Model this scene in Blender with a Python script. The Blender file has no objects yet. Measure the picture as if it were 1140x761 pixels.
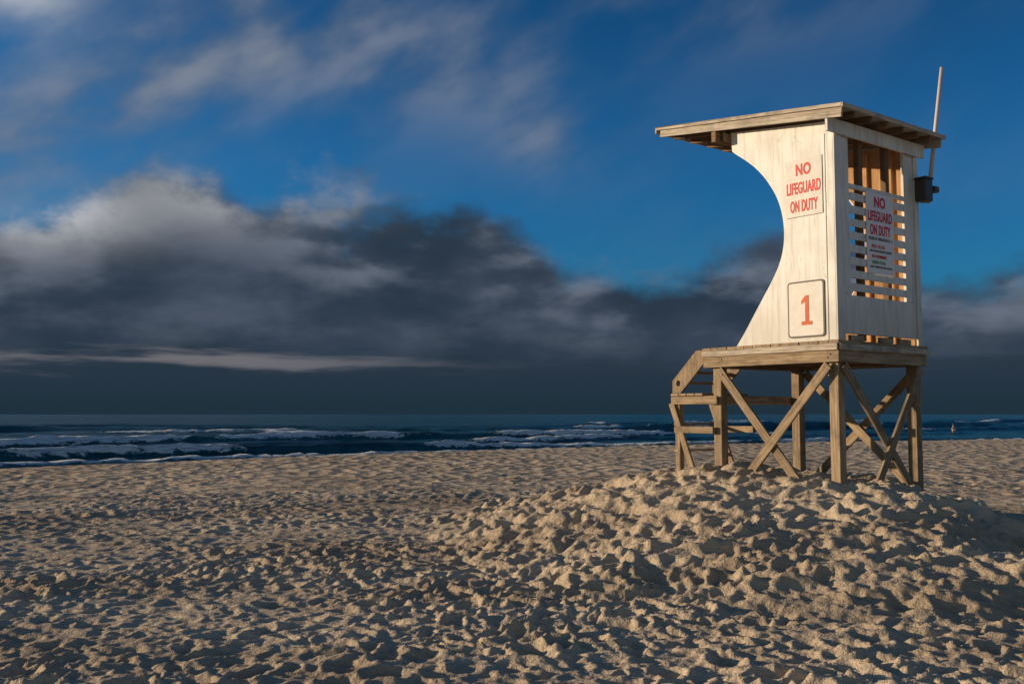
import bpy, bmesh, math, random
import numpy as np
from mathutils import Vector, Matrix
random.seed(4)
sc = bpy.context.scene
R = math.radians
# ------------------------------------------------------------------ noise
def h2(ix, iy, seed):
    n = (ix.astype(np.int64)*374761393 + iy.astype(np.int64)*668265263 + seed*144269504) & 0xffffffff
    n = ((n ^ (n >> 13))*1274126177) & 0xffffffff
    n = ((n ^ (n >> 15))*974126177) & 0xffffffff
    return ((n ^ (n >> 16)) & 0xffffff)/float(0xffffff)
def vn(x, y, seed=0):
    ix = np.floor(x); iy = np.floor(y); fx = x-ix; fy = y-iy
    fx = fx*fx*fx*(fx*(fx*6-15)+10); fy = fy*fy*fy*(fy*(fy*6-15)+10)
    ix = ix.astype(np.int64); iy = iy.astype(np.int64)
    a = h2(ix, iy, seed); b = h2(ix+1, iy, seed); c = h2(ix, iy+1, seed); d = h2(ix+1, iy+1, seed)
    return (a*(1-fx)+b*fx)*(1-fy)+(c*(1-fx)+d*fx)*fy
def fbm(x, y, seed=0, oct=4):
    s = 0; a = .5; t = 0
    for i in range(oct):
        s = s+a*vn(x+i*17.3, y-i*9.1, seed+i*7); t += a; a *= .5; x, y = x*2.03+y*.3, y*2.03-x*.15
    return s/t
def sm(a, b, x):
    t = np.clip((x-a)/(b-a), 0, 1); return t*t*(3-2*t)
def pits(x, y, cell, seed, rr=.42):
    gx = np.floor(x/cell).astype(np.int64); gy = np.floor(y/cell).astype(np.int64)
    out = np.zeros_like(x)
    for i in (-1, 0, 1):
        for j in (-1, 0, 1):
            cx = gx+i; cy = gy+j
            px = (cx+h2(cx, cy, seed))*cell; py = (cy+h2(cx, cy, seed+1))*cell
            an = h2(cx, cy, seed+2)*math.pi; am = .15+.95*h2(cx, cy, seed+3)**1.4
            el = 1.0+.9*h2(cx, cy, seed+4); rs = .65+.5*h2(cx, cy, seed+5)
            dx = x-px; dy = y-py
            ux = (dx*np.cos(an)+dy*np.sin(an))/(rs*rr*cell*el); uy = (-dx*np.sin(an)+dy*np.cos(an))/(rs*rr*cell)
            d = np.sqrt(ux*ux+uy*uy)
            out += am*(-(1-sm(.3, 1.0, d)) + .5*np.exp(-((d-1.2)/.25)**2))
    return out
# ------------------------------------------------------------------ shoreline coordinates
NX, NY = -.59, .807
def st(x, y):
    s = NX*(x+16)+NY*(y-31); t = NY*(x+16)-NX*(y-31)
    return s, t
def curve_off(t):
    return 4.8*np.sin(math.pi*np.clip((t)/63., 0, 1))
# ------------------------------------------------------------------ materials
def newmat(name):
    m = bpy.data.materials.new(name); m.use_nodes = True
    nt = m.node_tree; b = nt.nodes['Principled BSDF']; return m, nt, b
def N(nt, typ, **kw):
    n = nt.nodes.new(typ)
    for k, v in kw.items():
        setattr(n, k, v)
    return n
def math_(nt, op, a, b=None, c=None, clamp=False):
    n = nt.nodes.new('ShaderNodeMath'); n.operation = op; n.use_clamp = clamp
    for i, v in enumerate((a, b, c)):
        if v is None: continue
        if isinstance(v, (int, float)): n.inputs[i].default_value = v
        else: nt.links.new(v, n.inputs[i])
    return n.outputs[0]
def mixc(nt, f, a, b, mode='MIX'):
    n = nt.nodes.new('ShaderNodeMix'); n.data_type = 'RGBA'; n.blend_type = mode
    for sock, v in ((n.inputs[0], f), (n.inputs[6], a), (n.inputs[7], b)):
        if isinstance(v, (int, float)): sock.default_value = v
        elif isinstance(v, tuple): sock.default_value = (*v, 1) if len(v) == 3 else v
        else: nt.links.new(v, sock)
    return n.outputs[2]
def smooth(nt, x, a, b):
    n = nt.nodes.new('ShaderNodeMapRange'); n.interpolation_type = 'SMOOTHSTEP'
    nt.links.new(x, n.inputs[0]); n.inputs[1].default_value = a; n.inputs[2].default_value = b
    return n.outputs[0]
def noise(nt, vec, scale, detail=4, rough=.55, dist=0):
    n = nt.nodes.new('ShaderNodeTexNoise'); n.inputs['Scale'].default_value = scale
    n.inputs['Detail'].default_value = detail; n.inputs['Roughness'].default_value = rough
    n.inputs['Distortion'].default_value = dist
    if vec is not None: nt.links.new(vec, n.inputs['Vector'])
    return n.outputs[0]
def mapping(nt, vec, scale=(1, 1, 1), rot=(0, 0, 0), loc=(0, 0, 0)):
    n = nt.nodes.new('ShaderNodeMapping'); nt.links.new(vec, n.inputs[0])
    n.inputs['Scale'].default_value = scale; n.inputs['Rotation'].default_value = rot; n.inputs['Location'].default_value = loc
    return n.outputs[0]
def bump(nt, h, strength, dist, bsdf, prev=None):
    n = nt.nodes.new('ShaderNodeBump'); n.inputs['Strength'].default_value = strength; n.inputs['Distance'].default_value = dist
    nt.links.new(h, n.inputs['Height'])
    if prev is not None: nt.links.new(prev, n.inputs['Normal'])
    if bsdf is not None: nt.links.new(n.outputs[0], bsdf.inputs['Normal'])
    return n.outputs[0]

def wood_mat(name, ca, cb):
    m, nt, b = newmat(name)
    tc = N(nt, 'ShaderNodeTexCoord'); oi = N(nt, 'ShaderNodeObjectInfo')
    off = N(nt, 'ShaderNodeVectorMath', operation='ADD'); nt.links.new(tc.outputs['Object'], off.inputs[0])
    sc_ = N(nt, 'ShaderNodeVectorMath', operation='SCALE'); nt.links.new(oi.outputs['Location'], sc_.inputs[0]); sc_.inputs['Scale'].default_value = 3.7
    nt.links.new(sc_.outputs[0], off.inputs[1])
    v = mapping(nt, off.outputs[0], (26, 26, 1.3))
    g = noise(nt, v, 1.6, 6, .65, .6)
    g2 = noise(nt, off.outputs[0], 3.5, 4, .6)
    c = mixc(nt, smooth(nt, g, .36, .66), ca, cb)
    c = mixc(nt, math_(nt, 'MULTIPLY', smooth(nt, g2, .45, .7), .6), c, (ca[0]*.5, ca[1]*.5, ca[2]*.55))
    rv = math_(nt, 'MULTIPLY_ADD', oi.outputs['Random'], .4, .75)
    cc = N(nt, 'ShaderNodeCombineColor')
    for i in range(3): nt.links.new(rv, cc.inputs[i])
    c = mixc(nt, 1.0, c, cc.outputs[0], 'MULTIPLY')
    nt.links.new(c, b.inputs['Base Color']); b.inputs['Roughness'].default_value = .85
    bump(nt, g, .6, .008, b)
    return m
WOOD = wood_mat('weathered_wood', (.24, .17, .105), (.46, .345, .225))
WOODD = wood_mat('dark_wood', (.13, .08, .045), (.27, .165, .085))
WOODR = wood_mat('roof_board_wood', (.36, .30, .235), (.66, .59, .50))
PLY = wood_mat('bare_plywood', (.40, .22, .10), (.58, .34, .17))
def white_mat():
    m, nt, b = newmat('white_paint')
    geo = N(nt, 'ShaderNodeNewGeometry')
    v = mapping(nt, geo.outputs['Position'], (9, 9, .9))
    g = noise(nt, v, 1.5, 6, .65, .3)
    g2 = noise(nt, geo.outputs['Position'], 2.3, 5, .6)
    g3 = noise(nt, geo.outputs['Position'], 28, 4, .7)
    g4 = noise(nt, geo.outputs['Position'], 5.5, 6, .7, 1.2)
    sep = N(nt, 'ShaderNodeSeparateXYZ'); nt.links.new(geo.outputs['Position'], sep.inputs[0])
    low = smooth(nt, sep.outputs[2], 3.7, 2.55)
    c = mixc(nt, math_(nt, 'MULTIPLY', smooth(nt, g, .43, .70), .7), (.77, .77, .76), (.48, .46, .42))
    c = mixc(nt, math_(nt, 'MULTIPLY', smooth(nt, g2, .40, .72), .55), c, (.54, .53, .50))
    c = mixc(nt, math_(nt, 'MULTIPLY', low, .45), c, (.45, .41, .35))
    c = mixc(nt, math_(nt, 'MULTIPLY', smooth(nt, g4, .60, .70), .45), c, (.34, .31, .27))
    c = mixc(nt, math_(nt, 'MULTIPLY', smooth(nt, g3, .65, .73), .65), c, (.32, .26, .19))
    nt.links.new(c, b.inputs['Base Color']); b.inputs['Roughness'].default_value = .6
    bump(nt, g, .35, .005, b)
    return m
WHITE = white_mat()
def flat(name, col, rough=.6, var=.15):
    m, nt, b = newmat(name)
    geo = N(nt, 'ShaderNodeNewGeometry')
    g = noise(nt, geo.outputs['Position'], 9, 5, .65)
    c = mixc(nt, math_(nt, 'MULTIPLY', smooth(nt, g, .35, .7), var*3), col, tuple(k*.72 for k in col))
    nt.links.new(c, b.inputs['Base Color']); b.inputs['Roughness'].default_value = rough
    return m
SIGN = flat('sign_white', (.60, .575, .55), .5); SIGNB = flat('back_sign_white', (.84, .82, .84), .5, .05); RED = flat('red_lettering', (.66, .03, .025)); MAG = flat('crimson_lettering', (.66, .015, .08))
ORANGE = flat('faded_red_number', (.62, .13, .05), .7, .25); GREEN = flat('green_lettering', (.05, .3, .12)); DARKTXT = flat('small_black_print', (.08, .08, .1))
OUTL = flat('dark_outline', (.07, .06, .05)); BOXM = flat('black_box_plastic', (.05, .048, .045), .5); POLE = flat('pole_metal', (.66, .58, .55), .4)
SHING = flat('roof_felt', (.22, .21, .20), .9)
SKIN = flat('skin', (.50, .30, .22)); SUIT = flat('dark_swimsuit', (.12, .05, .06))

def sand_mat():
    m, nt, b = newmat('beach_sand')
    geo = N(nt, 'ShaderNodeNewGeometry'); P = geo.outputs['Position']
    at = N(nt, 'ShaderNodeAttribute', attribute_name='wet')
    cav = N(nt, 'ShaderNodeAttribute', attribute_name='pit_dark')
    big = noise(nt, mapping(nt, P, (.5, 1.3, 1)), .35, 5, .62); mid = noise(nt, P, 5, 5, .65); fine = noise(nt, P, 120, 3, .7)
    c = mixc(nt, smooth(nt, big, .34, .60), (.41, .32, .23), (.61, .495, .365))
    c = mixc(nt, math_(nt, 'MULTIPLY', smooth(nt, mid, .5, .75), .4), c, (.34, .26, .185))
    c = mixc(nt, math_(nt, 'MULTIPLY', cav.outputs['Fac'], .65), c, (.25, .19, .13))  # sand colour goes darker inside the pits
    c = mixc(nt, math_(nt, 'MULTIPLY', smooth(nt, fine, .5, .75), .35), c, (.24, .19, .14))
    c = mixc(nt, at.outputs['Fac'], c, (.12, .10, .08))
    nt.links.new(c, b.inputs['Base Color']); b.inputs['Roughness'].default_value = .95
    b.inputs['Specular IOR Level'].default_value = .1
    vor = N(nt, 'ShaderNodeTexVoronoi'); vor.feature = 'F1'; nt.links.new(mapping(nt, P, (1, 1, .01)), vor.inputs['Vector']); vor.inputs['Scale'].default_value = 2.2
    far = N(nt, 'ShaderNodeAttribute', attribute_name='far')
    b1 = N(nt, 'ShaderNodeBump'); nt.links.new(math_(nt, 'MULTIPLY', vor.outputs[0], far.outputs['Fac']), b1.inputs['Height'])
    b1.inputs['Strength'].default_value = 1; b1.inputs['Distance'].default_value = .30
    n2 = bump(nt, noise(nt, P, 13, 4, .65), 1, .045, None, b1.outputs[0])
    bump(nt, fine, .6, .008, b, n2)
    return m
SAND = sand_mat()
def water_mat():
    m, nt, b = newmat('sea_water')
    geo = N(nt, 'ShaderNodeNewGeometry'); P = geo.outputs['Position']
    at = N(nt, 'ShaderNodeAttribute', attribute_name='foam')
    rot = mapping(nt, P, (1, 1, 1), (0, 0, -R(36)))
    v1 = mapping(nt, rot, (.35, 1.1, 1))
    chop = noise(nt, v1, 1.4, 5, .6, .4)
    chop2 = noise(nt, mapping(nt, rot, (.03, .12, 1)), 1.2, 5, .6)
    lace = noise(nt, mapping(nt, rot, (.7, 1.4, 1)), 1.6, 6, .7, .8)
    thr = math_(nt, 'SUBTRACT', 1.0, at.outputs['Fac'])
    f = smooth(nt, math_(nt, 'SUBTRACT', lace, math_(nt, 'MULTIPLY_ADD', thr, .62, .22)), -.01, .08)
    base = mixc(nt, smooth(nt, chop2, .38, .62), (.002, .038, .052), (.009, .105, .128))
    c = mixc(nt, f, base, (.90, .91, .91))
    nt.links.new(c, b.inputs['Base Color'])
    rgh = math_(nt, 'MULTIPLY_ADD', f, .65, .25); nt.links.new(rgh, b.inputs['Roughness'])
    b.inputs['IOR'].default_value = 1.33; b.inputs['Specular IOR Level'].default_value = .30
    n1 = bump(nt, chop2, 1, 1.8, None); n2 = bump(nt, chop, 1, .45, None, n1)
    bump(nt, lace, .7, .4, b, n2)
    return m
WATER = water_mat()

# ------------------------------------------------------------------ mesh helpers
def grid_mesh(name, X, Y, Z, mat, attrs, wrap=False):
    r, c = X.shape
    co = np.stack([X, Y, Z], -1).reshape(-1, 3).astype(np.float32)
    idx = np.arange(r*c).reshape(r, c)
    q = np.stack([idx[:-1, :-1], idx[:-1, 1:], idx[1:, 1:], idx[1:, :-1]], -1).reshape(-1, 4)
    if wrap:
        q2 = np.stack([idx[:-1, -1], idx[:-1, 0], idx[1:, 0], idx[1:, -1]], -1); q = np.concatenate([q, q2])
    me = bpy.data.meshes.new(name)
    me.vertices.add(len(co)); me.vertices.foreach_set('co', co.ravel())
    me.loops.add(q.size); me.loops.foreach_set('vertex_index', q.ravel().astype(np.int32))
    me.polygons.add(len(q)); me.polygons.foreach_set('loop_start', np.arange(0, q.size, 4, dtype=np.int32))
    me.polygons.foreach_set('use_smooth', np.ones(len(q), dtype=bool))
    me.update(calc_edges=True)
    for k, v in attrs.items():
        a = me.attributes.new(k, 'FLOAT', 'POINT'); a.data.foreach_set('value', v.ravel().astype(np.float32))
    me.materials.append(mat)
    o = bpy.data.objects.new(name, me); sc.collection.objects.link(o); return o

# ------------------------------------------------------------------ sand ground
def mound(x, y):
    w = (fbm(x*.55+5, y*.55, 31, 3)-.5)
    ay = np.where(y < 14.8, 6.8, 5.2); ax = np.where(x < 3.2, 4.4, 3.95)
    r = np.sqrt(((x-3.2)/ax)**2+((y-14.8)/ay)**2)+w*.17
    r = np.sqrt(r*r+.006); rc = np.clip(r, 0, 1)
    k = sm(2.8, 5.6, x)
    h = .95*((1-rc**1.15)*(1-k)+(1-rc**2.3)*k)
    h = np.where(r < 1, h, 0)
    return h, sm(1.05, .85, r)
def sand_z(x, y, step):
    s, t = st(x, y); s = s-curve_off(t)
    h, mm = mound(x, y)
    drop = -.10*np.clip(s+2, 0, None)**1.0*sm(-2, 6, s)
    drop = np.maximum(drop, -4)
    z = h+drop+.12*(fbm(x*.22, y*.22, 3, 3)-.5)*sm(40, 5, np.abs(s+20))
    res = lambda f: np.clip(1.6-step/f*2.2, 0, 1)
    dry = sm(1.5, -1.5, s)
    wx = x+.16*(fbm(x*3, y*3, 51, 3)-.5); wy = y+.16*(fbm(x*3+9, y*3, 52, 3)-.5)
    patch = .5+.95*sm(.3, .7, fbm(x*.35, y*.35, 77, 3))
    pa = pits(wx, wy, .29, 11)
    z = z+dry*patch*(.044*pa*res(.2)+.027*pits(wx+3, wy, .17, 21)*res(.12)+.012*pits(wx+7, wy+2, .10, 26)*res(.08))*(1-mm*.4)
    z = z+dry*(.06*(fbm(x*1.6, y*1.6, 9, 4)-.5)*res(.4)+.03*(fbm(x*8, y*8, 13, 3)-.5)*res(.12))
    vx = x+.35*(fbm(x*1.4, y*1.4, 151, 3)-.5); vy = y+.35*(fbm(x*1.4+9, y*1.4, 152, 3)-.5)
    pb = pits(vx, vy, .55, 41, .42)
    z = z+mm*(.066*pb+.042*pits(vx, vy, .28, 61, .4)+.17*(fbm(x*1.3, y*1.3, 71, 5)-.5)-.09*np.abs(fbm(x*2.6, y*2.6, 81, 5)-.5)*2+.04*(fbm(x*13, y*13, 85, 2)-.5))
    wet = sm(0, 5, s)
    pit_dark = np.clip(-pa*.6, 0, 1)*dry*(1-mm)+mm*np.clip(-pb*.7, 0, 1)*.7  # follows pit depth, on the flat sand and on the mound
    return z, wet, pit_dark
rr = [2.6]
while rr[-1] < 120: rr.append(rr[-1]*(1.0034 if rr[-1] < 22 else 1.0055))
while rr[-1] < 7000: rr.append(rr[-1]*1.06)
rr = np.array([.01, .8, 1.6, 2.2]+rr)
a1 = np.linspace(-.66, .66, 560); a2 = np.linspace(.66, 2*math.pi-.66, 120)[1:-1]
aa = np.concatenate([a1, a2])
RR, AA = np.meshgrid(rr, aa, indexing='ij')
X = RR*np.sin(AA); Y = RR*np.cos(AA)
step = np.maximum(RR*.0036, np.where((AA <= .66), RR*.0024, RR*.04))
step = np.where(RR > 120, RR*.06, step)
Z, wet, pit_dark = sand_z(X, Y, step)
far = sm(12, 34, RR)
beach = grid_mesh('sandy_beach', X, Y, Z, SAND, {'wet': wet, 'far': far, 'pit_dark': pit_dark}, wrap=True)

# ------------------------------------------------------------------ ocean
WL = -.62
def grow(a, b, step, ends, f):
    c = list(np.arange(a, b, step)); d = step
    while c[-1] < ends: d *= f; c.append(c[-1]+d)
    return c
ss = grow(-3, 130, .28, 7500, 1.05)
tpos = grow(0, 180, .45, 7500, 1.06); tneg = [-k for k in grow(0, 60, .45, 7500, 1.06)][::-1][:-1]
T, S = np.meshgrid(np.array(tneg+tpos), np.array(ss), indexing='ij')
ofs = curve_off(T)
Sw = S+0
z = np.full(S.shape, WL); foam = np.zeros(S.shape)
rollers = [(10.5, .22, 1.0, .95), (16, .55, 1.4, .90), (25, .34, 2.0, .12), (39, .6, 2.6, .34), (56, 1.15, 3.6, .06), (78, .6, 4, .20), (100, .95, 4.5, .10), (128, .7, 5, .05)]
for i, (s0, am, w, fo) in enumerate(rollers):
    c = s0+4.0*(fbm(T*.03+i*9, T*0+i, 5+i, 3)-.5)*2+.6*(fbm(T*.3, T*0+i, 50+i, 3)-.5)
    A = sm(.28, .62, fbm(T*.022+i*3.7, T*0+i*5.1, 91+i, 2))*.85+.15
    d = Sw-c
    prof = np.where(d < 0, np.exp(-(d/(w*.42))**2), np.exp(-(d/(w*1.3))**2))
    z = z+am*A*prof
    brk = sm(.66-fo*.5, .80-fo*.4, fbm(T*.06+i*7.7, T*0+i*2.2, 140+i, 3))
    foam = np.maximum(foam, brk*np.where(d < 0, np.exp(-(d/(w*.55))**2), np.exp(-(d/(w*.22))**2))*1.05)
    foam = np.maximum(foam, brk*.20*np.where(d < 0, np.exp(-(d/(w*1.4))**2), np.exp(-(d/(w*.8))**2)))
foam = np.maximum(foam, .52*sm(12.5, 8, Sw)*(.4+.8*fbm(T*.2, Sw*.5, 7, 3)))
amp = sm(7, 25, Sw)*np.clip(1.5-S/200, 0, 1)
z = z+amp*(.34*(fbm(T*.12, Sw*.35, 201, 4)-.5)+.16*(fbm(T*.5, Sw*1.1, 211, 3)-.5))+foam*.30*(fbm(T*1.1, Sw*2, 219, 3))
SS = S+ofs
XX = -16+NX*SS+NY*T; YY = 31+NY*SS-NX*T
ocean = grid_mesh('ocean_water', XX, YY, z, WATER, {'foam': np.clip(foam, 0, 1)})

# ------------------------------------------------------------------ lifeguard tower
root = bpy.data.objects.new('lifeguard_tower', None); sc.collection.objects.link(root)
root.location = (4.27, 13, 0); root.rotation_euler = (0, 0, R(38)); root.empty_display_size = .3
def finish(o, mat, bev=.005, parent=root):
    o.data.materials.append(mat); sc.collection.objects.link(o); o.parent = parent
    if bev:
        m = o.modifiers.new('bevel', 'BEVEL'); m.width = bev; m.segments = 2; m.limit_method = 'ANGLE'
    return o
def plank(name, p0, p1, thin, w, t, mat, bev=.005, parent=root):
    p0 = Vector(p0); p1 = Vector(p1); d = p1-p0; L = d.length; zz = d.normalized()
    xx = Vector(thin); xx = (xx-zz*xx.dot(zz)).normalized(); yy = zz.cross(xx)
    bm = bmesh.new(); bmesh.ops.create_cube(bm, size=1)
    for v in bm.verts:
        k = 1+random.uniform(-.02, .02)
        v.co = Vector((v.co.x*t*k, v.co.y*w*k, v.co.z*L))
    me = bpy.data.meshes.new(name); bm.to_mesh(me); bm.free()
    o = bpy.data.objects.new(name, me)
    M = Matrix((xx, yy, zz)).transposed().to_4x4(); M.translation = (p0+p1)/2
    finish(o, mat, bev, parent); o.matrix_local = M
    return o
def poly(name, pts, axis, a0, a1, mat, bev=.004):
    """pts in (h,z) extruded along axis 'x' or 'y' from a0 to a1"""
    bm = bmesh.new()
    mk = (lambda a, p: (a, p[0], p[1])) if axis == 'x' else (lambda a, p: (p[0], a, p[1]))
    A = [bm.verts.new(mk(a0, p)) for p in pts]; B = [bm.verts.new(mk(a1, p)) for p in pts]
    bm.faces.new(A); bm.faces.new(B[::-1]); n = len(pts)
    for i in range(n): bm.faces.new((A[i], B[i], B[(i+1) % n], A[(i+1) % n]))
    bmesh.ops.recalc_face_normals(bm, faces=bm.faces)
    me = bpy.data.meshes.new(name); bm.to_mesh(me); bm.free()
    return finish(bpy.data.objects.new(name, me), mat, bev)
def box(name, x0, x1, y0, y1, z0, z1, mat, bev=.004):
    return poly(name, [(y0, z0), (y1, z0), (y1, z1), (y0, z1)], 'x', x0, x1, mat, bev)
roofz = lambda y: 5.694+.128*y
# posts
PX = (.10, 1.97); PY = (.10, 2.07)
Xa = Vector((1, 0, 0)); Ya = Vector((0, 1, 0)); Za = Vector((0, 0, 1))
for i, px in enumerate(PX):
    for j, py in enumerate(PY):
        plank('post_%d%d' % (i, j), (px, py, -.3), (px, py, 2.335), Xa, .145, .145, WOOD, .008)
# X braces
def brace(n, p0, p1, thin): plank(n, p0, p1, thin, .125, .04, WOOD)
brace('brace_side_a', (-.005, 2.0, 2.30), (-.005, .42, .45), Xa); brace('brace_side_b', (-.05, .12, 2.30), (-.05, 1.62, .62), Xa)
brace('brace_back_a', (.10, -.005, 2.30), (1.97, -.005, .32), Ya); brace('brace_back_b', (1.92, -.05, 2.30), (.55, -.05, .42), Ya)
brace('brace_far_a', (2.075, 2.0, 2.30), (2.075, .12, .5), Xa); brace('brace_far_b', (2.12, .12, 2.30), (2.12, 1.95, .6), Xa)
plank('front_cross_beam', (.02, 2.18, 1.86), (2.0, 2.18, 1.86), Ya, .13, .04, WOOD)
# bolt heads on braces
def bolt(name, p, axis, r=.013):
    bm = bmesh.new(); bmesh.ops.create_cone(bm, cap_ends=True, segments=8, radius1=r, radius2=r*.8, depth=.014)
    me = bpy.data.meshes.new(name); bm.to_mesh(me); bm.free(); o = bpy.data.objects.new(name, me); finish(o, BOXM, 0)
    o.matrix_local = Matrix.Translation(Vector(p)) @ Vector(axis).to_track_quat('Z', 'Y').to_matrix().to_4x4()
for k, (y, z) in enumerate(((1.93, 2.22), (.10, 2.16), (1.93, 2.44), (.1, 2.44), (.14, 2.40))):
    bolt('bolt_side_%d' % k, (-.075 if k in (1,) else (-.03 if k == 0 else -.048), y, z), (-1, 0, 0))
# deck
for i in range(15):
    y0 = -.045+i*.1555
    plank('deck_board_%d' % i, (-.055+random.uniform(-.006, .006), y0+.075, 2.60), (2.135+random.uniform(-.01, .01), y0+.075, 2.60), Za, .148, .04, WOOD, .004)
plank('deck_rim_side', (-.02, -.03, 2.455), (-.02, 2.27, 2.455), Xa, .24, .045, WOOD)
plank('deck_rim_far', (2.10, -.03, 2.455), (2.10, 2.27, 2.455), Xa, .24, .045, WOOD)
plank('deck_rim_back', (.005, -.012, 2.453), (2.075, -.012, 2.453), Ya, .236, .04, WOOD)
plank('deck_rim_front', (.005, 2.25, 2.453), (2.075, 2.25, 2.453), Ya, .236, .04, WOOD)
plank('deck_trim_side', (-.058, -.03, 2.535), (-.058, 2.28, 2.535), Xa, .085, .03, WOODR)
plank('deck_trim_back', (-.04, -.05, 2.535), (2.13, -.05, 2.535), Ya, .085, .03, WOODR)
for k in range(4):
    plank('deck_joist_%d' % k, (.35+k*.45, .01, 2.46), (.35+k*.45, 2.225, 2.46), Xa, .2, .04, WOODD)
# landing + stairs on the ocean side
plank('landing_side_a', (-.03, 2.02, 1.86), (-.03, 2.92, 1.86), Xa, .12, .04, WOOD)
plank('landing_side_b', (.95, 2.20, 1.86), (.95, 2.92, 1.86), Xa, .12, .04, WOOD)
for k in range(4): plank('landing_board_%d' % k, (-.06, 2.36+k*.16, 1.945), (1.0, 2.36+k*.16, 1.945), Za, .145, .035, WOOD)
for k, vx in enumerate((-.0, .92)):
    plank('landing_post_%d' % k, (vx+.04, 2.83, .2), (vx+.04, 2.83, 1.925), Xa, .09, .09, WOOD)
    plank('landing_leg_%d' % k, (vx-.03, 2.92, 1.82), (vx-.03, 2.42, .6), Xa, .1, .04, WOOD)
    plank('landing_rail_%d' % k, (vx-.035, 2.10, 1.42), (vx-.035, 2.86, 1.42), Xa, .1, .035, WOOD)
    bm = bmesh.new()
    pts = [(2.92, 1.97), (2.76, 1.97), (2.30, 2.40), (2.30, 2.60), (2.44, 2.60), (2.92, 2.16)]
    cy, cz, hr = 2.80, 2.12, .045
    ov = [bm.verts.new((0, p[0], p[1])) for p in pts]
    hv = [bm.verts.new((0, cy+hr*math.cos(a*math.pi/8), cz+hr*math.sin(a*math.pi/8))) for a in range(16)]
    es = [bm.edges.new((ov[i], ov[(i+1) % 6])) for i in range(6)]+[bm.edges.new((hv[i], hv[(i+1) % 16])) for i in range(16)]
    bmesh.ops.triangle_fill(bm, edges=es, use_beauty=True)
    ge = bmesh.ops.extrude_face_region(bm, geom=bm.faces[:])
    for v in [g for g in ge['geom'] if isinstance(g, bmesh.types.BMVert)]: v.co.x += .04
    bmesh.ops.recalc_face_normals(bm, faces=bm.faces)
    me = bpy.data.meshes.new('stringer'); bm.to_mesh(me); bm.free()
    o = bpy.data.objects.new('stair_stringer_%d' % k, me); o.location = (vx-.01, 0, 0); finish(o, WOOD, 0)
for k in range(3):
    plank('stair_tread_%d' % k, (.03, 2.78-k*.16, 2.13+k*.15), (.92, 2.78-k*.16, 2.13+k*.15), Za, .14, .035, WOOD)
for k, zz in enumerate((1.5, 1.1, .75)):
    plank('ladder_rung_%d' % k, (-.01, 2.86, zz), (.98, 2.86, zz), Za, .09, .035, WOOD)
# side walls with concave cut
crv = [(1.675, 2.625), (1.52, 2.82), (1.36, 3.05), (1.183, 3.30), (1.03, 3.51), (.90, 3.73), (.832, 3.94), (.8136, 4.13), (.825, 4.32), (.863, 4.50), (.93, 4.68), (1.024, 4.84), (1.14, 5.0), (1.267, 5.14), (1.43, 5.28), (1.619, 5.415), (1.70, 5.48)]
def chaik(p, n=2):
    for _ in range(n):
        q = [p[0]]
        for a, b in zip(p[:-1], p[1:]):
            q += [(a[0]*.75+b[0]*.25, a[1]*.75+b[1]*.25), (a[0]*.25+b[0]*.75, a[1]*.25+b[1]*.75)]
        q.append(p[-1]); p = q
    return p
crv = chaik(crv)
prof = [(0.0, 2.625)]+crv+[(1.72, roofz(1.72)-.15), (0.0, roofz(0)-.15)]
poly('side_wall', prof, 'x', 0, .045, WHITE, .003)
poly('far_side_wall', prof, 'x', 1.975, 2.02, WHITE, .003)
prof2 = [(.05, 2.63)]+[(a-.03, b) for a, b in crv[1:-1]]+[(1.66, roofz(1.66)-.17), (.05, roofz(.05)-.17)]
poly('far_wall_lining', prof2, 'x', 1.958, 1.972, PLY, 0)
box('side_wall_seam_cover', -.009, -.001, .135, .165, 2.63, 5.40, WHITE, .002)
# back wall around window
box('back_wall_lower', .047, 1.955, .002, .045, 2.72, 3.235, WHITE)
box('back_wall_stile_a', .047, .33, .002, .045, 3.238, roofz(0)-.16, WHITE)
box('back_wall_stile_b', 1.69, 1.955, .002, .045, 3.238, roofz(0)-.16, WHITE)
box('corner_trim', -.022, .15, -.022, -.001, 2.625, 5.36, WHITE)
box('corner_trim_side', -.022, -.002, 0, .10, 2.625, 5.36, WHITE)
box('corner_trim_far', 1.93, 2.04, -.022, -.001, 2.625, 5.36, WHITE)
for i in range(8):
    z0 = 3.295+i*.176
    plank('louver_slat_%d' % i, (.335, .02+random.uniform(-.004, .004), z0+.055+random.uniform(-.006, .006)), (1.685, .02, z0+.055+random.uniform(-.008, .008)), Ya, .104, .025, WHITE, .003)
box('window_rail', .335, 1.685, .0, .05, 4.69, 4.75, WHITE)
for k, vx in enumerate((.70, 1.36)):
    plank('window_stud_%d' % k, (vx, .095, 2.64), (vx, .095, 5.5), Xa, .085, .09, WOODD)
for k, vx in enumerate((.28, .98, 1.45)):
    box('base_block_%d' % k, vx, vx+.30, -.012, .035, 2.624, 2.70, WOOD)
for k, yy in enumerate((.35, .75)):
    plank('inner_stud_%d' % k, (1.93, yy, 2.64), (1.93, yy, 5.55), Ya, .05, .06, PLY)
plank('seat_bench', (.05, .45, 3.15), (1.95, .45, 3.15), Za, .42, .04, PLY)
plank('seat_ledger', (.08, .64, 3.08), (1.93, .64, 3.08), Ya, .09, .035, PLY)
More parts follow.
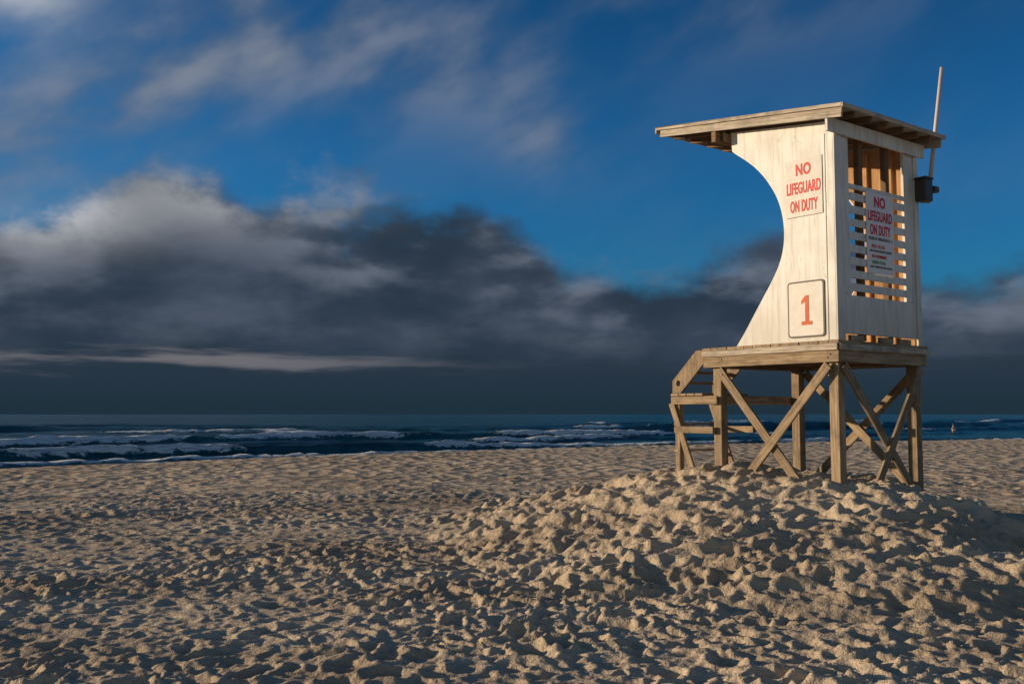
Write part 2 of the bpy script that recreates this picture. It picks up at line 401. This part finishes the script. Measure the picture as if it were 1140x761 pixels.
# roof
plank('back_roof_beam', (-.22, -.045, 5.455), (2.16, -.045, 5.455), Ya, .19, .04, WHITE)
plank('front_roof_beam', (-.22, 1.86, 5.70), (2.24, 1.86, 5.70), Ya, .16, .08, WOODD)
plank('front_roof_beam_b', (-.10, 1.78, 5.70), (2.12, 1.78, 5.70), Ya, .13, .035, WOOD)
for k, vx in enumerate((.06, .45, .84, 1.23, 1.62, 1.94)):
    plank('rafter_%d' % k, (vx, -.28, roofz(-.28)-.09), (vx, 2.88, roofz(2.88)-.09), Xa, .09, .04, WOODD)
for k, vx in enumerate((-.225, 2.225)):
    plank('barge_rafter_%d' % k, (vx, -.29, roofz(-.29)-.105), (vx, 2.90, roofz(2.90)-.075), Xa, .13, .035, WOODR)
for k in range(10):
    a = -.30+k*.325; b = a+.32
    plank('roof_sheathing_%d' % k, (-.245, (a+b)/2, roofz((a+b)/2)-.032), (2.245, (a+b)/2, roofz((a+b)/2)-.032), (0, -.127, .992), .32, .022, WOODR, .002)
plank('roof_edge_side', (-.262, -.31, roofz(-.31)-.015), (-.262, 2.95, roofz(2.95)-.015), Xa, .05, .03, WOODR)
plank('roof_edge_far', (2.262, -.31, roofz(-.31)-.015), (2.262, 2.95, roofz(2.95)-.015), Xa, .05, .03, WOODR)
plank('roof_edge_back', (-.275, -.322, roofz(-.32)-.02), (2.275, -.322, roofz(-.32)-.02), Ya, .06, .03, WOODR)
plank('roof_edge_front', (-.275, 2.962, roofz(2.96)-.04), (2.275, 2.962, roofz(2.96)-.04), Ya, .10, .03, WOODR)
plank('roof_covering', (1.0, -.33, roofz(-.33)+.008), (1.0, 2.97, roofz(2.97)+.008), (0, -.127, .992), 2.56, .014, SHING, .002)
# signs
def text(name, s, frame, h, z, width, height, mat, off=.0, bold=.012, parent=root):
    cu = bpy.data.curves.new(name, 'FONT'); cu.body = s; cu.align_x = 'CENTER'; cu.align_y = 'CENTER'; cu.size = 1; cu.offset = bold; cu.extrude = .004
    cu.space_character = 1.06
    o = bpy.data.objects.new(name, cu); sc.collection.objects.link(o)
    bpy.context.view_layer.update()
    dg = bpy.context.evaluated_depsgraph_get(); me = bpy.data.meshes.new_from_object(o.evaluated_get(dg))
    bpy.data.objects.remove(o)
    xs = [v.co.x for v in me.vertices]; ys = [v.co.y for v in me.vertices]
    cx, cy = (min(xs)+max(xs))/2, (min(ys)+max(ys))/2; sx = width/(max(xs)-min(xs)); sy = height/(max(ys)-min(ys))
    for v in me.vertices:
        a = (v.co.x-cx)*sx; b = (v.co.y-cy)*sy; e = v.co.z*.3
        if frame == 'side': v.co = (off-e, h-a, z+b)
        else: v.co = (h+a, off-e, z+b)
    me.materials.clear(); me.materials.append(mat)
    o = bpy.data.objects.new(name, me); sc.collection.objects.link(o); o.parent = parent; return o
box('side_sign_board', -.018, -.0095, .175, .765, 4.335, 5.125, SIGN, .002)
text('side_sign_no', 'NO', 'side', .47, 4.98, .24, .165, RED, -.0205, .035)
text('side_sign_lifeguard', 'LIFEGUARD', 'side', .47, 4.73, .545, .165, RED, -.0205, .03)
text('side_sign_on_duty', 'ON DUTY', 'side', .47, 4.48, .44, .165, RED, -.0205, .03)
def rrect(cx, cz, w, h, r, n=6):
    p = []
    for (sx, sz, a0) in ((1, 1, 0), (-1, 1, 90), (-1, -1, 180), (1, -1, 270)):
        for i in range(n+1):
            a = R(a0+90*i/n); p.append((cx+sx*(w/2-r)+r*math.cos(a)-(0 if True else 0), cz+sz*(h/2-r)+r*math.sin(a)))
    return p
poly('number_plate_outline', rrect(.475, 3.065, .585, .765, .05), 'x', -.014, -.002, OUTL, 0)
poly('number_plate', rrect(.475, 3.065, .54, .72, .035), 'x', -.018, -.003, SIGN, 0)
one = [(-.085, -.20), (.085, -.20), (.085, -.15), (.035, -.15), (.035, .20), (-.015, .20), (-.085, .13), (-.085, .085), (-.025, .115), (-.025, -.15), (-.085, -.15)]
poly('number_one', [(.46-a, 3.05+b) for a, b in one], 'x', -.0215, -.0175, ORANGE, 0)
box('back_sign_board', .71, 1.37, -.012, -.0, 3.57, 4.69, SIGNB, .002)
tx = lambda n, s, h, z, w, hh, m, b=.02: text(n, s, 'back', h, z, w, hh, m, -.0145, b)
tx('back_sign_no', 'NO', 1.04, 4.57, .27, .155, MAG, .035); tx('back_sign_lifeguard', 'LIFEGUARD', 1.04, 4.37, .59, .145, MAG, .03)
tx('back_sign_on_duty', 'ON DUTY', 1.04, 4.18, .50, .145, MAG, .03); tx('back_sign_hours', 'HOURS OF OPERATION 10 - 6', 1.04, 4.055, .58, .045, DARKTXT, .01)
tx('back_sign_red_flag', 'RED FLAG', .98, 3.95, .32, .05, RED); tx('back_sign_small_a', 'HIGH HAZARD STRONG CURRENTS', 1.04, 3.885, .54, .03, DARKTXT, .005)
tx('back_sign_yellow', 'NO SWIMMING', 1.0, 3.81, .36, .045, RED); tx('back_sign_green', 'GREEN FLAG', .98, 3.73, .32, .045, GREEN)
tx('back_sign_small_b', 'CALM CONDITIONS USE CAUTION', 1.04, 3.665, .54, .03, DARKTXT, .005)
# control box, lamp, bracket and pole
box('utility_box', 1.93, 2.13, -.20, -.025, 4.70, 5.02, BOXM, .02)
box('utility_box_lid', 1.92, 2.14, -.21, -.02, 5.022, 5.05, BOXM, .006)
plank('lamp_arm', (2.13, -.08, 4.93), (2.30, -.08, 4.93), Za, .05, .04, BOXM)
box('lamp_head', 2.28, 2.42, -.14, -.03, 4.88, 4.97, BOXM, .015)
plank('antenna_bracket', (2.12, -.07, 4.80), (2.30, -.07, 4.80), Za, .04, .03, BOXM)
def tube(name, p0, p1, r0, r1, mat, n=12):
    p0 = Vector(p0); p1 = Vector(p1); d = p1-p0
    bm = bmesh.new(); bmesh.ops.create_cone(bm, cap_ends=True, segments=n, radius1=r0, radius2=r1, depth=d.length)
    for f in bm.faces: f.smooth = len(f.verts) == 4
    me = bpy.data.meshes.new(name); bm.to_mesh(me); bm.free(); o = bpy.data.objects.new(name, me)
    finish(o, mat, 0); o.matrix_local = Matrix.Translation((p0+p1)/2) @ d.to_track_quat('Z', 'Y').to_matrix().to_4x4(); return o
tube('antenna_pole', (2.25, -.045, 4.72), (2.478, -.20, 6.75), .032, .027, POLE)

# ------------------------------------------------------------------ distant person wading
def person():
    px, py = 48.6, 110.0
    e = bpy.data.objects.new('wading_person', None); sc.collection.objects.link(e); e.location = (px, py, -1.22); e.rotation_euler = (0, 0, R(35))
    V = [(0, 0, .95), (0, 0, 1.15), (0, 0, 1.42), (0, 0, 1.53), (0, .01, 1.66), (0, .01, 1.74), (.19, 0, 1.42), (.27, .02, 1.15), (.22, -.14, .95), (-.19, 0, 1.42), (-.28, .05, 1.16), (-.24, -.1, .94), (.1, 0, .9), (.12, -.03, .5), (.12, .02, .06), (.12, -.12, .02), (-.1, 0, .9), (-.12, .05, .5), (-.13, .08, .06), (-.13, -.06, .02)]
    E = [(0, 1), (1, 2), (2, 3), (3, 4), (4, 5), (2, 6), (6, 7), (7, 8), (2, 9), (9, 10), (10, 11), (0, 12), (12, 13), (13, 14), (14, 15), (0, 16), (16, 17), (17, 18), (18, 19)]
    rad = [.14, .13, .15, .06, .1, .08, .06, .045, .035, .06, .045, .035, .1, .065, .045, .04, .1, .065, .045, .04]
    me = bpy.data.meshes.new('body'); me.from_pydata(V, E, []); o = bpy.data.objects.new('body', me); sc.collection.objects.link(o); o.parent = e
    o.modifiers.new('skin', 'SKIN')
    for i, r in enumerate(rad): me.skin_vertices[0].data[i].radius = (r, r*.8)
    me.skin_vertices[0].data[0].use_root = True
    s = o.modifiers.new('sub', 'SUBSURF'); s.levels = 2; s.render_levels = 2
    me.materials.append(SKIN)
    bm = bmesh.new(); bmesh.ops.create_uvsphere(bm, u_segments=16, v_segments=10, radius=.105)
    for v in bm.verts: v.co.z = v.co.z*1.05+1.73; v.co.y += .03
    me = bpy.data.meshes.new('hair'); bm.to_mesh(me); bm.free(); h = bpy.data.objects.new('hair', me); sc.collection.objects.link(h); h.parent = e; me.materials.append(OUTL)
    bm = bmesh.new(); bmesh.ops.create_cone(bm, cap_ends=True, segments=16, radius1=.17, radius2=.16, depth=.3)
    for v in bm.verts: v.co.z += .93; v.co.y *= .8
    me = bpy.data.meshes.new('swim_shorts'); bm.to_mesh(me); bm.free(); h = bpy.data.objects.new('swim_shorts', me); sc.collection.objects.link(h); h.parent = e; me.materials.append(SUIT)
person()

# ------------------------------------------------------------------ sun
sdir = Vector((-.985, .13, 0)).normalized(); EL = R(9.8)
to_sun = Vector((sdir.x*math.cos(EL), sdir.y*math.cos(EL), math.sin(EL)))
L = bpy.data.lights.new('sun', 'SUN'); L.energy = 5.0; L.angle = R(.5); L.color = (1, .765, .50)
lo = bpy.data.objects.new('sun', L); sc.collection.objects.link(lo); lo.rotation_euler = to_sun.to_track_quat('Z', 'Y').to_euler()

# ------------------------------------------------------------------ world sky with clouds
w = bpy.data.worlds.new('World'); sc.world = w; w.use_nodes = True; nt = w.node_tree
bg = nt.nodes['Background']
sky = N(nt, 'ShaderNodeTexSky', sky_type='NISHITA', sun_disc=False, sun_elevation=EL, sun_rotation=math.atan2(sdir.x, sdir.y) % (2*math.pi))
tc = N(nt, 'ShaderNodeTexCoord'); sp = N(nt, 'ShaderNodeSeparateXYZ'); nt.links.new(tc.outputs['Generated'], sp.inputs[0])
az = math_(nt, 'ARCTAN2', sp.outputs[0], sp.outputs[1]); el = math_(nt, 'ARCSINE', sp.outputs[2])
cmb = N(nt, 'ShaderNodeCombineXYZ'); nt.links.new(az, cmb.inputs[0]); nt.links.new(el, cmb.inputs[1]); AE = cmb.outputs[0]
fc = N(nt, 'ShaderNodeFloatCurve'); nt.links.new(math_(nt, 'MULTIPLY_ADD', az, 1/1.2, .5, True), fc.inputs['Value'])
pts = [(-34, 8.5), (-27, 9.7), (-23, 11.4), (-18.5, 13.2), (-13.7, 12.6), (-8.7, 12.0), (-3.6, 12.4), (-.5, 10.8), (3, 8.5), (6.7, 8.4), (11.7, 9.4), (15, 9.2), (21, 7.6), (27, 6.8), (34, 7)]
cv = fc.mapping.curves[0]
pp = [(min(max(R(a)/1.2+.5, 0), 1), e/25) for a, e in pts]
cv.points[0].location = pp[0]; cv.points[1].location = pp[-1]
for p in pp[1:-1]: cv.points.new(*p)
fc.mapping.update()
edge = math_(nt, 'MULTIPLY', fc.outputs[0], R(25))
def gauss(ca, ce, ra, re):
    a = math_(nt, 'MULTIPLY', math_(nt, 'SUBTRACT', az, R(ca)), 1/R(ra)); e = math_(nt, 'MULTIPLY', math_(nt, 'SUBTRACT', el, R(ce)), 1/R(re))
    q = math_(nt, 'ADD', math_(nt, 'MULTIPLY', a, a), math_(nt, 'MULTIPLY', e, e))
    return math_(nt, 'POWER', 2.718, math_(nt, 'MULTIPLY', q, -1.0))
n_big = noise(nt, mapping(nt, AE, (7, 10, 1)), 1, 6, .54)
def puff(loc):
    return noise(nt, mapping(nt, AE, (6, 13, 1), (0, 0, 0), loc), 1, 6, .5)
n_sh = puff((3, 1, 0)); n_sh2 = puff((3.10, .80, 0))
dd = math_(nt, 'ADD', math_(nt, 'SUBTRACT', edge, el), math_(nt, 'MULTIPLY', math_(nt, 'SUBTRACT', n_big, .5), R(12)))
mask = smooth(nt, dd, R(-1.2), R(1.9))
relief = math_(nt, 'SUBTRACT', n_sh, n_sh2)
lit = smooth(nt, math_(nt, 'ADD', math_(nt, 'MULTIPLY', relief, 1.6), math_(nt, 'MULTIPLY', math_(nt, 'SUBTRACT', n_sh, .5), .6)), -.10, .26)
top = smooth(nt, dd, R(6), R(-.5))
ccol = mixc(nt, smooth(nt, n_sh, .34, .64), (.024, .040, .063), (.054, .074, .110))
ccol = mixc(nt, math_(nt, 'MULTIPLY', lit, math_(nt, 'MULTIPLY_ADD', top, .75, .16)), ccol, (.165, .195, .25))
bright = math_(nt, 'ADD', gauss(-26, 10.6, 4.5, 1.8), math_(nt, 'MULTIPLY', gauss(-15.5, 12.4, 5.5, 2.0), .7), None, True)
hl = math_(nt, 'MULTIPLY', smooth(nt, n_big, .40, .62), bright)
ccol = mixc(nt, hl, ccol, (.56, .57, .60))
skyc = mixc(nt, 1.0, sky.outputs[0], (.09, .58, 1.20), 'MULTIPLY')
skyv = N(nt, 'ShaderNodeVectorMath', operation='SCALE'); nt.links.new(skyc, skyv.inputs[0])
nt.links.new(math_(nt, 'MULTIPLY_ADD', smooth(nt, el, R(12), R(26)), -.022, .092), skyv.inputs['Scale'])
ROT = mapping(nt, AE, (1, 1, 1), (0, 0, R(-26)))
n_w = noise(nt, mapping(nt, ROT, (6.0, 11.5, 1), (0, 0, 0), (7, 3.4, 0)), 1, 5, .48)
bandm = math_(nt, 'POWER', 2.718, math_(nt, 'MULTIPLY', math_(nt, 'POWER', math_(nt, 'MULTIPLY', math_(nt, 'SUBTRACT', math_(nt, 'ADD', el, math_(nt, 'MULTIPLY', az, -.55)), R(29.0)), 1/R(4.0)), 2), -1.0))
bandm = math_(nt, 'MULTIPLY', bandm, smooth(nt, az, R(2), R(-14)))
wmk = math_(nt, 'ADD', bandm, math_(nt, 'MULTIPLY', gauss(-5, 19.5, 8, 3.2), .75), None, True)
wmk = math_(nt, 'ADD', wmk, math_(nt, 'MULTIPLY', gauss(9, 22.5, 10, 2.2), .65), None, True)
wmk = math_(nt, 'ADD', wmk, math_(nt, 'MULTIPLY', gauss(2, 15.8, 3.2, 2.2), .65), None, True)
wmk = math_(nt, 'ADD', wmk, gauss(-27, 21.5, 3.0, 2.2), None, True)
wmk = math_(nt, 'MULTIPLY_ADD', wmk, .92, .07)
wm = math_(nt, 'MULTIPLY', smooth(nt, n_w, .30, .62), wmk)
wc = mixc(nt, smooth(nt, n_w, .42, .66), (.10, .14, .21), (.21, .24, .305))
wc = mixc(nt, gauss(-27, 21.5, 3, 2.4), wc, (.5, .53, .57))
c = mixc(nt, math_(nt, 'MULTIPLY', wm, .9), skyv.outputs[0], wc)
c = mixc(nt, mask, c, ccol)
n_s = noise(nt, mapping(nt, AE, (5, 50, 1)), 1, 5, .55)
n_s1 = math_(nt, 'SUBTRACT', n_s, .5)
haze = mixc(nt, smooth(nt, el, R(-.1), R(2.6)), (.014, .031, .048), (.021, .037, .058))
c = mixc(nt, smooth(nt, math_(nt, 'ADD', el, math_(nt, 'MULTIPLY', n_s1, R(2.2))), R(5.2), R(1.9)), c, haze)
d3 = math_(nt, 'ABSOLUTE', math_(nt, 'SUBTRACT', math_(nt, 'ADD', el, math_(nt, 'MULTIPLY', az, .012)), R(2.75)))
strip = math_(nt, 'MULTIPLY', smooth(nt, math_(nt, 'ADD', d3, math_(nt, 'MULTIPLY', n_s1, R(-3.6))), R(.55), R(-.2)), smooth(nt, az, R(2), R(-16)))
c = mixc(nt, math_(nt, 'MULTIPLY', strip, .75), c, (.19, .185, .20))
back = smooth(nt, sp.outputs[1], -.1, -.45)
sv = N(nt, 'ShaderNodeVectorMath', operation='SCALE'); nt.links.new(sky.outputs[0], sv.inputs[0]); sv.inputs['Scale'].default_value = .085
c = mixc(nt, back, c, sv.outputs[0])
nt.links.new(c, bg.inputs[0]); bg.inputs[1].default_value = 1.0

# ------------------------------------------------------------------ camera
cam = bpy.data.cameras.new('camera'); co = bpy.data.objects.new('camera', cam); sc.collection.objects.link(co)
cam.lens = 35; cam.sensor_width = 36; cam.clip_end = 20000; cam.clip_start = .1
co.location = (0, 0, 1.65); co.rotation_euler = (R(94.15), 0, 0); sc.camera = co
sc.view_settings.view_transform = 'Standard'; sc.view_settings.look = 'None'; sc.view_settings.exposure = 0
